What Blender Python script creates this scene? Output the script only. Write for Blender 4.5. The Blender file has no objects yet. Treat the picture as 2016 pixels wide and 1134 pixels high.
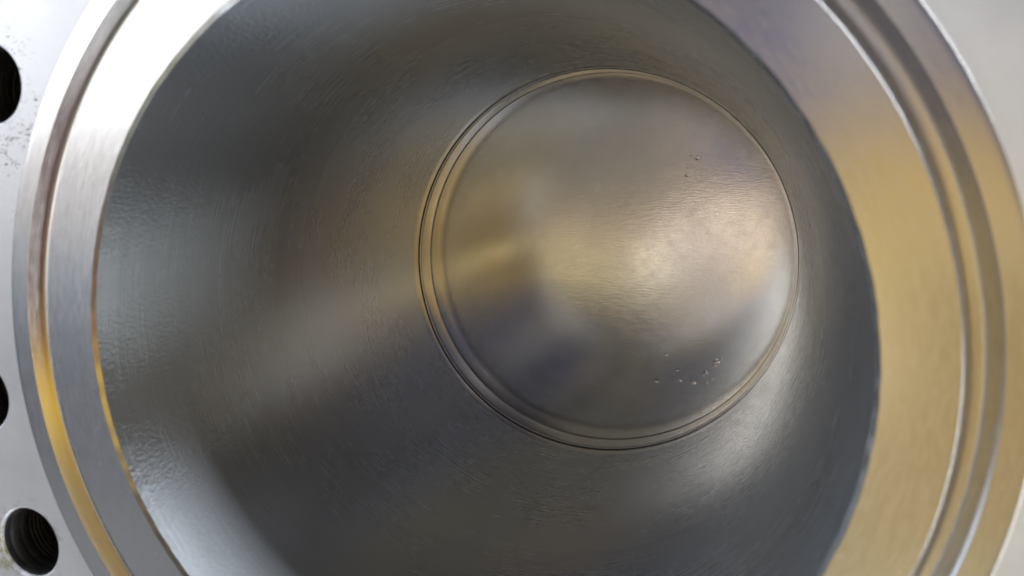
import bpy, bmesh, math, random
from mathutils import Matrix, Vector

random.seed(7)
S = 0.1                      # bore radius in metres; shapes below are given in bore radii
sc = bpy.context.scene
COL = sc.collection
pi = math.pi

# ------------------------------------------------------------------ camera
# axis frame: x right, y up, z out of the bore towards the viewer;  world = (x, -z, y)
AX = Matrix(((1, 0, 0), (0, 0, -1), (0, 1, 0)))

def W(p):
    return AX @ (Vector(p) * S)

cam_d = bpy.data.cameras.new('camera')
cam = bpy.data.objects.new('camera', cam_d)
COL.objects.link(cam)
CAM_C = (0.7364, 0.4212, 1.7024)
w = Vector((-0.134663, 0.291017, 0.0))
Rm = Matrix.Rotation(w.length, 3, w.normalized())
cam.matrix_world = Matrix.Translation(W(CAM_C)) @ (AX @ Rm).to_4x4()
cam_d.sensor_width = 36
cam_d.lens = 1517.0 / 2016 * 36
cam_d.clip_start = 0.01
cam_d.clip_end = 100
cam_d.dof.use_dof = True
cam_d.dof.focus_distance = 0.335
cam_d.dof.aperture_fstop = 12.0
sc.camera = cam

# ------------------------------------------------------------------ world and lamps
world = bpy.data.worlds.new('World')
sc.world = world
world.use_nodes = True
bg = world.node_tree.nodes['Background']
bg.inputs[0].default_value = (0.95, 0.97, 1.0, 1)
bg.inputs[1].default_value = 0.04

def lamp(name, pos, target, sx, sy, color, radiance):
    d = bpy.data.lights.new(name, 'AREA')
    d.shape = 'RECTANGLE'
    d.size, d.size_y = sx * S, sy * S
    d.color = color
    d.energy = radiance * pi * sx * sy * S * S
    o = bpy.data.objects.new(name, d)
    COL.objects.link(o)
    p, t = W(pos), W(target)
    o.location = p
    o.rotation_euler = (t - p).to_track_quat('-Z', 'Z').to_euler()
    return o

#LAMPS
def soft_lamp(pos, target, sx, sy, rad):
    m = max(rad)
    return lamp('soft_lamp', pos, target, sx, sy, tuple(v / m for v in rad), m)

# the workshop round the flange as soft lamps: (x0, x1, y0, y1, radiance) on a plane 15 radii in front of it
for x0, x1, y0, y1, rad in (
    (-25, -12, -60, -8, (0.28, 0.293, 0.311)),
    (-25, -12, -8, -2.5, (0.143, 0.15, 0.184)),
    (-60, -12, -2.5, -1.2, (0.187, 0.289, 0.427)),
    (-25, -12, -1.2, 2.5, (0.611, 0.568, 0.544)),
    (-25, -12, 2.5, 10, (3.606, 3.597, 3.65)),
    (-12, -6, -1.2, 1.2, (5.892, 5.647, 5.407)),
    (-12, -6, 1.2, 5, (0.747, 0.767, 0.825)),
    (-12, -6, 5, 10, (0.232, 0.298, 0.366)),
    (-25, -6, 10, 60, (0.0, 0.0, 0.23)),
    (-6, -2, -2.5, -1.2, (0.801, 0.639, 0.334)),
    (-2, -1, -2.5, -1.2, (1.774, 1.571, 1.251)),
    (-6, -3.5, -1.2, -0.4, (0.465, 0.341, 0.226)),
    (-3.5, -1, -1.2, -0.4, (0.185, 0.068, 0.0)),
    (-6, -1, -0.4, 60, (0.171, 0.153, 0.125)),
    (-1, 3.5, -60, -20, (0.208, 0.232, 0.296)),
    (-1, 1, -20, -4, (0.746, 0.784, 0.9)),
    (1, 3.5, -20, -4, (0.541, 0.39, 0.161)),
    (-1, 0, -4, -2.5, (0.388, 0.306, 0.144)),
    (0, 1, -4, -2.5, (0.417, 0.435, 0.579)),
    (1, 3.5, -4, -2.5, (1.812, 1.425, 0.762)),
    (3.5, 6, -60, -20, (0.506, 0.387, 0.184)),
    (3.5, 6, -20, -8, (1.02, 0.901, 0.503)),
    (6, 12, -60, -8, (0.211, 0.271, 0.244)),
    (3.5, 12, -8, -2.5, (0.536, 0.355, 0.121)),
    (-1, 1, -2.5, -1.2, (0.246, 0.212, 0.264)),
    (1, 3.5, -2.5, -1.2, (1.025, 0.692, 0.164)),
    (-1, 2, -1.2, -0.4, (2.2, 1.868, 1.656)),
    (2, 3.5, -1.2, -0.4, (1.059, 0.793, 0.133)),
    (-1, 3.5, -0.4, 0.4, (0.306, 0.186, 0.0)),
    (3.5, 12, -2.5, -1.2, (0.273, 0.176, 0.03)),
    (3.5, 12, -1.2, -0.4, (1.403, 1.067, 0.543)),
    (3.5, 12, -0.4, 0.4, (0.642, 0.391, 0.107)),
    (-1, 0, 1.2, 5, (0.639, 0.515, 0.431)),
    (0, 2, 0.4, 5, (0.057, 0.075, 0.252)),
    (2, 6, 0.4, 1.2, (1.498, 0.898, 0.053)),
    (2, 3.5, 1.2, 2.5, (0.273, 0.266, 0.308)),
    (2, 3.5, 2.5, 5, (1.012, 0.939, 0.86)),
    (3.5, 6, 1.2, 5, (0.171, 0.171, 0.275)),
    (6, 12, 0.4, 5, (0.0, 0.058, 0.169)),
    (12, 25, -60, -4, (0.094, 0.0, 0.0)),
    (12, 25, -4, -2.5, (0.439, 0.066, 0.0)),
    (12, 25, -2.5, 2.5, (1.356, 0.835, 0.026)),
    (12, 25, 2.5, 60, (0.434, 0.281, 0.079)),
):
    soft_lamp(((x0 + x1) / 2, (y0 + y1) / 2, 15), ((x0 + x1) / 2, (y0 + y1) / 2, 0), x1 - x0, y1 - y0, rad)
# low lights round the rim: (azimuth from, to, z from, to, radiance), 25 radii away
for a0, a1, z0, z1, rad in (
    (22.5, 67.5, 0, 4, (38.649, 40.614, 42.745)),
    (322.5, 352.5, 0, 11, (8.345, 8.716, 8.571)),
    (247.5, 277.5, 0, 11, (7.1, 7.518, 7.987)),
    (37.5, 52.5, 4, 11, (2.606, 2.672, 2.821)),
    (127.5, 187.5, 0, 4, (2.239, 2.498, 2.951)),
    (292.5, 307.5, 0, 11, (2.351, 2.404, 2.45)),
    (97.5, 112.5, 0, 4, (37.596, 39.581, 41.568)),
):
    n = max(1, round((a1 - a0) / 15))
    for i in range(n):
        a = math.radians(a0 + (i + 0.5) * (a1 - a0) / n)
        x, y, z = 25 * math.cos(a), 25 * math.sin(a), (z0 + z1) / 2
        soft_lamp((x, y, z), (0, 0, z), 6.5, z1 - z0, rad)
#ENDLAMPS

sc.view_settings.view_transform = 'Standard'
sc.view_settings.look = 'None'
sc.view_settings.exposure = 0
sc.view_settings.gamma = 1
sc.render.engine = 'CYCLES'
cy = sc.cycles
cy.max_bounces = 14
cy.glossy_bounces = 14
cy.diffuse_bounces = 4
cy.caustics_reflective = True
cy.blur_glossy = 0.2
cy.use_denoising = True
cy.use_adaptive_sampling = False

# ------------------------------------------------------------------ materials
class NT:
    def __init__(self, name):
        self.m = bpy.data.materials.new(name)
        self.m.use_nodes = True
        self.t = self.m.node_tree
        self.b = self.t.nodes['Principled BSDF']
        self.tc = self.t.nodes.new('ShaderNodeTexCoord')

    def n(self, kind, **kw):
        nd = self.t.nodes.new(kind)
        for k, v in kw.items():
            setattr(nd, k, v)
        return nd

    def link(self, a, b):
        self.t.links.new(a, b)

    def put(self, sock, v):
        if hasattr(v, 'is_output'):
            self.link(v, sock)
        else:
            sock.default_value = v

    def math(self, op, a, b=0.0, c=0.0, clamp=False):
        nd = self.n('ShaderNodeMath', operation=op, use_clamp=clamp)
        for s, v in zip(nd.inputs, (a, b, c)):
            self.put(s, v)
        return nd.outputs[0]

    def vmath(self, op, a, b=None):
        nd = self.n('ShaderNodeVectorMath', operation=op)
        self.put(nd.inputs[0], a)
        if b is not None:
            self.put(nd.inputs[1], b)
        return nd.outputs[1] if op in ('LENGTH', 'DISTANCE', 'DOT_PRODUCT') else nd.outputs[0]

    def obj(self):
        """object coordinates in bore radii"""
        return self.vmath('MULTIPLY', self.tc.outputs['Object'], (1 / S,) * 3)

    def polar(self, ka, kr, kz):
        """seamless polar coordinates: direction * ka, shifted along z by r*kr + z*kz"""
        o = self.obj()
        flat = self.vmath('MULTIPLY', o, (1, 1, 0))
        r = self.vmath('LENGTH', flat)
        d = self.vmath('MULTIPLY', self.vmath('NORMALIZE', flat), (ka, ka, 0))
        sx = self.n('ShaderNodeSeparateXYZ')
        self.link(o, sx.inputs[0])
        k = self.math('ADD', self.math('MULTIPLY', r, kr), self.math('MULTIPLY', sx.outputs[2], kz))
        cx = self.n('ShaderNodeCombineXYZ')
        self.link(k, cx.inputs[2])
        return self.vmath('ADD', d, cx.outputs[0])

    def noise(self, vec, scale=1.0, detail=3.0, rough=0.55, dist=0.0):
        nd = self.n('ShaderNodeTexNoise')
        self.link(vec, nd.inputs['Vector'])
        nd.inputs['Scale'].default_value = scale
        nd.inputs['Detail'].default_value = detail
        nd.inputs['Roughness'].default_value = rough
        nd.inputs['Distortion'].default_value = dist
        return nd.outputs[0]

    def ramp(self, v, lo, hi, a=0.0, b=1.0):
        nd = self.n('ShaderNodeMapRange', clamp=True)
        self.put(nd.inputs[0], v)
        for i, x in zip((1, 2, 3, 4), (lo, hi, a, b)):
            self.put(nd.inputs[i], x)
        return nd.outputs[0]

    def mixc(self, f, a, b):
        nd = self.n('ShaderNodeMix', data_type='RGBA')
        self.put(nd.inputs[0], f)
        self.put(nd.inputs[6], a)
        self.put(nd.inputs[7], b)
        return nd.outputs[2]

    def bump(self, h, strength, dist, prev=None):
        nd = self.n('ShaderNodeBump')
        nd.inputs['Strength'].default_value = strength
        nd.inputs['Distance'].default_value = dist * S
        self.link(h, nd.inputs['Height'])
        if prev is not None:
            self.link(prev, nd.inputs['Normal'])
        return nd.outputs[0]

    def blob(self, c, rad):
        """soft spot round a point (bore radii), rad = semi-axes"""
        o = self.vmath('SUBTRACT', self.obj(), c)
        o = self.vmath('DIVIDE', o, rad)
        return self.ramp(self.vmath('LENGTH', o), 0.6, 1.1, 1.0, 0.0)


def metal(name, col, rough, aniso=0.0):
    k = NT(name)
    k.b.inputs['Metallic'].default_value = 1.0
    k.b.inputs['Base Color'].default_value = (*col, 1)
    k.b.inputs['Roughness'].default_value = rough
    if aniso:
        k.b.inputs['Anisotropic'].default_value = aniso
        tg = k.n('ShaderNodeTangent', direction_type='RADIAL', axis='Z')
        k.link(tg.outputs[0], k.b.inputs['Tangent'])
    return k


def make_face():
    k = metal('turned_steel', (0.60, 0.60, 0.60), 0.2, 0.3)
    streak = k.noise(k.polar(10, 110, 60), 1.0, 4, 0.65)
    fine = k.noise(k.polar(26, 260, 160), 1.0, 3, 0.65)
    cloud = k.noise(k.obj(), 5, 4, 0.6)
    scratch = k.ramp(k.math('ADD', k.math('MULTIPLY', fine, 0.7), k.math('MULTIPLY', streak, 0.3)), 0.40, 0.60)
    k.link(k.math('ADD', k.ramp(scratch, 0, 1, 0.20, 0.25), k.ramp(cloud, 0.4, 0.7, 0, 0.015)), k.b.inputs['Roughness'])
    fl = k.noise(k.polar(60, 75, 60), 1.0, 2, 0.6)
    fleck = k.ramp(fl, 0.70, 0.76, 0, 0.7)
    col = k.mixc(scratch, (0.575, 0.575, 0.58, 1), (0.63, 0.63, 0.625, 1))
    k.link(k.mixc(fleck, col, (0.82, 0.82, 0.80, 1)), k.b.inputs['Base Color'])
    n1 = k.bump(streak, 0.25, 0.0002)
    k.link(k.bump(fine, 0.25, 0.0002, n1), k.b.inputs['Normal'])
    return k.m


def make_bore(name, lo, mix0, mix1, r2, ripple_amount, ca, cb):
    """two lobes, both smooth round the bore and rough along its axis, as honing marks make them"""
    k = metal(name, ca, 0.2, 0.88)
    k.b.inputs['Anisotropic Rotation'].default_value = 0.25
    streak = k.noise(k.polar(1.2, 0, 90), 1.0, 4, 0.65)
    fine = k.noise(k.polar(2.5, 0, 240), 1.0, 2, 0.6)
    sx = k.n('ShaderNodeSeparateXYZ')
    k.link(k.obj(), sx.inputs[0])
    ripple = k.math('MULTIPLY', k.noise(k.polar(95, 0, 55), 1.0, 2, 0.55, 0.4), k.ramp(sx.outputs[2], -0.7, -0.2, 0.0, 1.0))
    cloud = k.noise(k.obj(), 2.2, 4, 0.6)
    k.link(k.math('ADD', k.ramp(streak, 0.35, 0.75, lo, lo + 0.03), k.ramp(cloud, 0.4, 0.7, 0, 0.04)), k.b.inputs['Roughness'])
    n1 = k.bump(ripple, ripple_amount, 0.0016)
    n2 = k.bump(streak, 0.2, 0.00015, n1)
    nn = k.bump(fine, 0.3, 0.0001, n2)
    k.link(nn, k.b.inputs['Normal'])
    tint = k.mixc(k.ramp(k.math('ADD', k.math('MULTIPLY', streak, 0.6), k.math('MULTIPLY', fine, 0.4)), 0.38, 0.62), (*ca, 1), (*cb, 1))
    # darker towards the mouth: dim reflection inside the rim, put into the colour
    mouth_shade = k.n('ShaderNodeMix', data_type='RGBA', blend_type='MULTIPLY')
    k.link(k.ramp(sx.outputs[2], -1.0, -0.2, 0.0, 1.0), mouth_shade.inputs[0])
    k.link(tint, mouth_shade.inputs[6])
    mouth_shade.inputs[7].default_value = (0.72, 0.73, 0.74, 1)
    tint = mouth_shade.outputs[2]
    spk = k.noise(k.polar(55, 0, 40), 1.0, 3, 0.7)
    specks = k.math('MULTIPLY', k.ramp(spk, 0.60, 0.68, 0, 0.8), k.blob((-0.955, 0.29, -0.99), (0.06, 0.13, 0.22)))
    marks = k.math('MAXIMUM', specks, k.math('MAXIMUM', k.blob((-0.992, 0.129, -0.85), (0.05, 0.014, 0.014)), k.blob((-0.997, 0.075, -0.845), (0.05, 0.016, 0.010))))
    film = k.noise(k.polar(16, 0, 9), 1.0, 3, 0.6)
    smear = k.math('MAXIMUM', k.blob((-0.18, -0.985, -2.10), (0.13, 0.1, 0.045)), k.math('MAXIMUM', k.blob((-0.02, -1.0, -1.945), (0.022, 0.1, 0.03)),
                   k.blob((0.33, -0.945, -2.0), (0.24, 0.12, 0.05))))
    smear = k.math('MULTIPLY', smear, k.ramp(film, 0.35, 0.55))
    tint = k.mixc(k.math('MULTIPLY', smear, 0.55), tint, (0.66, 0.64, 0.61, 1))
    tint = k.mixc(k.math('MULTIPLY', marks, 0.6), tint, (0.74, 0.74, 0.70, 1))
    k.link(tint, k.b.inputs['Base Color'])
    g = k.n('ShaderNodeBsdfPrincipled')
    k.link(tint, g.inputs['Base Color'])
    g.inputs['Metallic'].default_value = 1.0
    g.inputs['Roughness'].default_value = r2
    g.inputs['Anisotropic'].default_value = 0.95
    g.inputs['Anisotropic Rotation'].default_value = 0.25
    tg = k.n('ShaderNodeTangent', direction_type='RADIAL', axis='Z')
    k.link(tg.outputs[0], g.inputs['Tangent'])
    k.link(nn, g.inputs['Normal'])
    mx = k.n('ShaderNodeMixShader')
    k.link(k.ramp(sx.outputs[2], -1.1, -0.15, mix1, mix0), mx.inputs[0])      # coarser finish at the mouth
    k.link(k.b.outputs[0], mx.inputs[1])
    k.link(g.outputs[0], mx.inputs[2])
    out = next(n for n in k.t.nodes if n.type == 'OUTPUT_MATERIAL')
    k.link(mx.outputs[0], out.inputs['Surface'])
    return k.m


def make_ring(name, col, lo):
    k = metal(name, col, 0.24, 0.3)
    streak = k.noise(k.polar(4, 120, 160), 1.0, 4, 0.65)
    k.link(k.ramp(streak, 0.35, 0.75, lo, lo + 0.08), k.b.inputs['Roughness'])
    k.link(k.bump(streak, 0.5, 0.0003), k.b.inputs['Normal'])
    return k.m


def make_disc():
    k = metal('lapped_steel', (0.60, 0.58, 0.55), 0.2)
    cloud = k.noise(k.obj(), 2.6, 5, 0.6, 0.3)
    spots = k.noise(k.obj(), 16, 4, 0.6)
    grain = k.noise(k.vmath('MULTIPLY', k.obj(), (16, 120, 30)), 1.0, 4, 0.7)
    k.link(k.math('ADD', k.ramp(cloud, 0.35, 0.7, 0.14, 0.18), k.ramp(spots, 0.5, 0.75, 0, 0.03)), k.b.inputs['Roughness'])
    mott = k.math('ADD', k.math('MULTIPLY', cloud, 0.6), k.math('MULTIPLY', k.math('ADD', spots, grain), 0.2))
    k.link(k.mixc(k.ramp(mott, 0.42, 0.60), (0.75, 0.74, 0.72, 1), (0.70, 0.68, 0.655, 1)), k.b.inputs['Base Color'])
    n1 = k.bump(cloud, 0.5, 0.0015)
    k.link(k.bump(grain, 0.6, 0.0004, n1), k.b.inputs['Normal'])
    return k.m


def make_paint():
    k = NT('grey_paint')
    k.b.inputs['Roughness'].default_value = 0.38
    k.b.inputs['Metallic'].default_value = 0.5
    cloud = k.noise(k.obj(), 4, 4, 0.6)
    speck = k.noise(k.vmath('MULTIPLY', k.obj(), (0.8, 1.3, 1.0)), 55, 5, 0.75, 1.2)
    patch = k.noise(k.obj(), 5, 2, 0.5)
    o = k.obj()
    zone = k.blob((-1.27, 0.62, -0.06), (0.13, 0.30, 0.3))
    grime = k.math('MULTIPLY', k.ramp(k.math('ADD', speck, k.math('MULTIPLY', patch, 0.25)), 0.70, 0.78), zone)
    base = k.mixc(k.ramp(cloud, 0.35, 0.7), (0.71, 0.74, 0.79, 1), (0.77, 0.80, 0.85, 1))
    edge = k.noise(k.obj(), 28, 4, 0.7)
    grease = k.math('MULTIPLY', k.blob((-1.515, -0.705, -0.06), (0.05, 0.085, 0.2)), k.ramp(edge, 0.42, 0.6))
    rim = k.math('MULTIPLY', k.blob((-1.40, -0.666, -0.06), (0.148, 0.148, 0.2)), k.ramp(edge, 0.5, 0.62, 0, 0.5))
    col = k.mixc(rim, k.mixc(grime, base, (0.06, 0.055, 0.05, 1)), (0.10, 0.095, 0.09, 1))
    k.link(k.mixc(grease, col, (0.42, 0.42, 0.27, 1)), k.b.inputs['Base Color'])
    dust = k.noise(k.obj(), 130, 2, 0.6)
    k.link(k.math('ADD', k.ramp(cloud, 0.3, 0.7, 0.33, 0.42), k.ramp(dust, 0.6, 0.75, 0, 0.15)), k.b.inputs['Roughness'])
    tex = k.math('ADD', k.noise(k.obj(), 45, 2, 0.5), k.math('MULTIPLY', dust, 0.5))
    k.link(k.bump(tex, 0.05, 0.01), k.b.inputs['Normal'])
    return k.m


def make_hole():
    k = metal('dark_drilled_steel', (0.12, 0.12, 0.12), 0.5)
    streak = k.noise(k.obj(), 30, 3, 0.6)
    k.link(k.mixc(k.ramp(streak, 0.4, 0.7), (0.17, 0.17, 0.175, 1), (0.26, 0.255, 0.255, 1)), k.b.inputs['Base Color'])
    return k.m


def make_oil():
    k = NT('clear_oil')
    k.b.inputs['Base Color'].default_value = (0.75, 0.74, 0.72, 1)
    k.b.inputs['Transmission Weight'].default_value = 1.0
    k.b.inputs['IOR'].default_value = 1.3
    k.b.inputs['Roughness'].default_value = 0.12
    return k.m


M_FACE, M_BORE, M_RING, M_DISC = make_face(), make_bore('honed_steel', 0.24, 0.52, 0.25, 0.44, 0.7, (0.455, 0.477, 0.505), (0.515, 0.537, 0.565)), make_ring('ground_steel', (0.50, 0.495, 0.485), 0.2), make_disc()
M_EDGE = make_ring('polished_steel', (0.46, 0.455, 0.445), 0.16)
M_PAINT, M_HOLE, M_OIL = make_paint(), make_hole(), make_oil()

# ------------------------------------------------------------------ mesh helpers
def link_mesh(name, verts, faces, mat, parent=None, smooth=True):
    me = bpy.data.meshes.new(name)
    me.from_pydata([tuple(c * S for c in v) for v in verts], [], faces)
    me.materials.append(mat)
    bm = bmesh.new()
    bm.from_mesh(me)
    bmesh.ops.remove_doubles(bm, verts=bm.verts, dist=1e-6)
    bm.to_mesh(me)
    bm.free()
    if smooth:
        me.polygons.foreach_set('use_smooth', [True] * len(me.polygons))
        me.update()
    o = bpy.data.objects.new(name, me)
    COL.objects.link(o)
    if parent:
        o.parent = parent
    return o


def sharp(o, deg=25):
    bm = bmesh.new()
    bm.from_mesh(o.data)
    for e in bm.edges:
        if len(e.link_faces) == 2 and e.calc_face_angle(0) > math.radians(deg):
            e.smooth = False
    bm.to_mesh(o.data)
    bm.free()


def lathe(name, prof, mat, parent=None, seg=512, cx=0.0, cyy=0.0, deg=25):
    """prof: (r, z) points; faces point to the right of the walking direction seen in the (r, z) half plane"""
    verts, faces = [], []
    n = len(prof)
    for i in range(seg):
        a = 2 * pi * i / seg
        c, s = math.cos(a), math.sin(a)
        wob = 0.0007 * (math.sin(37 * a + 1) * math.sin(11 * a) + 0.6 * math.sin(83 * a + 2 * math.sin(7 * a)))
        for r, z in prof:
            if (abs(r - R_CH) < 1e-6 and z == 0) or (abs(r - R_M) < 1e-6 and abs(z + R_CH - R_M) < 1e-6):
                r += wob
            verts.append((cx + r * c, cyy + r * s, z))
    for i in range(seg):
        j = (i + 1) % seg
        for q in range(n - 1):
            faces.append((i * n + q, j * n + q, j * n + q + 1, i * n + q + 1))
    o = link_mesh(name, verts, faces, mat, parent)
    sharp(o, deg)
    return o


def fillet(p0, p1, p2, r, k=5):
    """points of a small rounded corner at p1"""
    a = Vector(p0) - Vector(p1)
    b = Vector(p2) - Vector(p1)
    a.normalize(); b.normalize()
    s, e, c = Vector(p1) + a * r, Vector(p1) + b * r, Vector(p1)
    out = []
    for i in range(k + 1):
        t = i / k
        q = s * (1 - t) ** 2 + c * 2 * t * (1 - t) + e * t * t
        out.append((q.x, q.y))
    return out


def rounded(pts, rads):
    out = [pts[0]]
    for i in range(1, len(pts) - 1):
        if rads[i]:
            out += fillet(pts[i - 1], pts[i], pts[i + 1], rads[i])
        else:
            out.append(pts[i])
    out.append(pts[-1])
    return out


def dense(p, q, k):
    return [(p[0] + (q[0] - p[0]) * i / k, p[1] + (q[1] - p[1]) * i / k) for i in range(k + 1)]


def root(name, label, cat, z=0.0):
    o = bpy.data.objects.new(name, None)
    COL.objects.link(o)
    o.rotation_euler = (pi / 2, 0, 0)
    o.location = W((0, 0, z))
    o['label'] = label
    o['category'] = cat
    return o

# ------------------------------------------------------------------ flanged body
R_CH, R_GI, R_GO, R_RO = 1.0145, 1.1647, 1.2394, 1.3005
R_M = 1.005
STEP = 0.06
PITCH, R_H, A0 = 1.55, 0.113, 151.45
D_BORE = 2.19
body = root('valve_body', 'steel flange with wide polished bore, ring groove and bolt holes', 'valve')

# painted flange plate with twenty bolt holes, sector by sector
verts, faces = [], []
zf, zb, ro, dz = -STEP, -0.75, 1.86, 0.010
NB = 24
for b in range(20):
    a = math.radians(A0 + 18 * b)
    h = math.radians(9)
    cxh, cyh = PITCH * math.cos(a), PITCH * math.sin(a)
    P = lambda r, t: (r * math.cos(t), r * math.sin(t))
    bd = []
    bd += [P(R_RO, a - h + 2 * h * i / NB) for i in range(NB)]
    bd += [P(R_RO + (ro - R_RO) * i / NB, a + h) for i in range(NB)]
    bd += [P(ro, a + h - 2 * h * i / NB) for i in range(NB)]
    bd += [P(ro - (ro - R_RO) * i / NB, a - h) for i in range(NB)]
    m = len(bd)
    base = len(verts)
    rings = [[], [], [], []]
    for x, y in bd:
        d = Vector((x - cxh, y - cyh)).normalized()
        rings[0].append((x, y, zf))
        rings[1].append((cxh + d.x * (R_H + 0.006), cyh + d.y * (R_H + 0.006), zf))
        rings[2].append((cxh + d.x * (R_H + 0.0015), cyh + d.y * (R_H + 0.0015), zf - 0.003))
        rings[3].append((cxh + d.x * R_H, cyh + d.y * R_H, zf - dz))
    for rg in rings:
        verts += rg
    for q in range(3):
        for i in range(m):
            j = (i + 1) % m
            faces.append((base + q * m + i, base + q * m + m + i, base + q * m + m + j, base + q * m + j))
    # outer rim
    e = len(verts)
    for i in range(NB + 1):
        x, y = P(ro, a + h - 2 * h * i / NB)
        verts += [(x, y, zf), (x, y, zb)]
    for i in range(NB):
        faces.append((e + 2 * i, e + 2 * i + 1, e + 2 * i + 3, e + 2 * i + 2))
plate = link_mesh('flange_plate', verts, faces, M_PAINT, body, smooth=False)
bm = bmesh.new(); bm.from_mesh(plate.data)
bmesh.ops.recalc_face_normals(bm, faces=bm.faces)
if max(bm.faces, key=lambda f: f.calc_area()).normal.z < 0:
    bmesh.ops.reverse_faces(bm, faces=bm.faces)
bm.to_mesh(plate.data); bm.free()

# bolt holes: drilled walls with a few tool marks, one shared mesh
prof = [(R_H, -dz)]
z = -dz
while z > -0.62:
    pt = random.uniform(0.012, 0.05)
    d = random.uniform(0.0004, 0.0016)
    prof += [(R_H, z - pt + 0.006), (R_H + d, z - pt + 0.004), (R_H + d, z - pt + 0.002), (R_H, z - pt)]
    z -= pt
prof += [(R_H * 0.5, z - 0.05), (0.002, z - 0.07)]
first = lathe('bolt_hole', prof, M_HOLE, body, seg=64, deg=60)
for b in range(20):
    o = first if b == 0 else first.copy()
    if b:
        COL.objects.link(o)
        o.parent = body
    a = math.radians(A0 + 18 * b)
    o.location = (PITCH * math.cos(a) * S, PITCH * math.sin(a) * S, -STEP * S)

# raised outer land, groove, inner sealing face, chamfer, bore
GD, GW = 0.036, 0.0250       # groove depth, run of its sloping sides
lathe('outer_land', rounded([(R_RO, -STEP), (R_RO, 0), (R_GO, 0)], [0, 0.003, 0])[:-1] + dense((R_RO - 0.003, 0), (R_GO + 0.003, 0), 4)[1:], M_FACE, body)
gp = rounded([(R_GO + 0.003, 0), (R_GO, 0), (R_GO - GW, -GD), (R_GI + GW, -GD), (R_GI, 0), (R_GI - 0.003, 0)],
             [0, 0.0014, 0.004, 0.004, 0.0014, 0])
lathe('ring_groove', gp, M_FACE, body)
lathe('sealing_face', dense((R_GI - 0.003, 0), (R_CH, 0), 8), M_FACE, body)
lathe('bore_chamfer', [(R_CH, 0), (R_M, -(R_CH - R_M))], M_RING, body)
D_MOUTH = 0.60
lathe('bore_wall', dense((R_M, -(R_CH - R_M)), (1.0, -0.7), 14) + dense((1.0, -0.7), (1.0, -D_BORE), 28)[1:], M_BORE, body)
lathe('bore_lip', rounded([(1.0, -D_BORE), (0.9995, -D_BORE - 0.004), (1.008, -D_BORE - 0.011), (1.006, -D_BORE - 0.016), (1.006, -2.272), (1.035, -2.273), (1.035, -2.47)],
      [0, 0.003, 0.003, 0.002, 0.003, 0, 0]), M_EDGE, body)

# ------------------------------------------------------------------ seat ring and closing disc
D_DISC = 2.43
seat = lathe('seat_ring', rounded([(1.032, -2.288), (0.997, -2.286), (0.997, -2.31), (0.997, -D_DISC + 0.011), (1.006, -D_DISC + 0.004), (1.032, -D_DISC + 0.004)],
             [0, 0.010, 0, 0.003, 0.002, 0]), M_EDGE)
seat.rotation_euler = (pi / 2, 0, 0)
seat['label'] = 'thin steel seat ring around the disc at the end of the bore'
seat['category'] = 'ring'
disc = root('closing_disc', 'flat lapped steel disc closing the far end of the bore', 'disc')
lathe('disc_face', [(1.027, -D_DISC - 0.08), (1.027, -D_DISC - 0.004)] + dense((1.023, -D_DISC), (0.0005, -D_DISC), 24), M_DISC, disc, seg=256)

# drops of clear oil clinging to the disc
drops = [(0.425, -0.634, 6), (0.495, -0.640, 9), (0.616, -0.521, 9), (0.603, -0.545, 6), (0.560, -0.585, 7), (0.590, -0.618, 5), (0.565, -0.640, 5),
         (0.300, -0.646, 6), (0.412, -0.580, 5), (0.640, -0.510, 5), (0.350, -0.500, 4), (0.545, -0.600, 4), (0.448, 0.455, 5), (0.472, 0.557, 4),
         (0.500, 0.540, 5), (0.453, 0.500, 3), (0.389, 0.593, 3)]
dome = rounded([(0.0005, 0.34), (0.35, 0.31), (0.65, 0.21), (0.88, 0.09), (1.0, 0.0)], [0, 0, 0, 0, 0])[::-1]
one = None
for x, y, r in drops:
    if one is None:
        one = lathe('oil_drop', dome, M_OIL, disc, seg=20, deg=80)
        o = one
    else:
        o = one.copy()
        COL.objects.link(o)
        o.parent = disc
    o.location = (x * S, y * S, (-D_DISC + 0.0004) * S)
    o.scale = (r * 0.002, r * 0.002, r * 0.002)
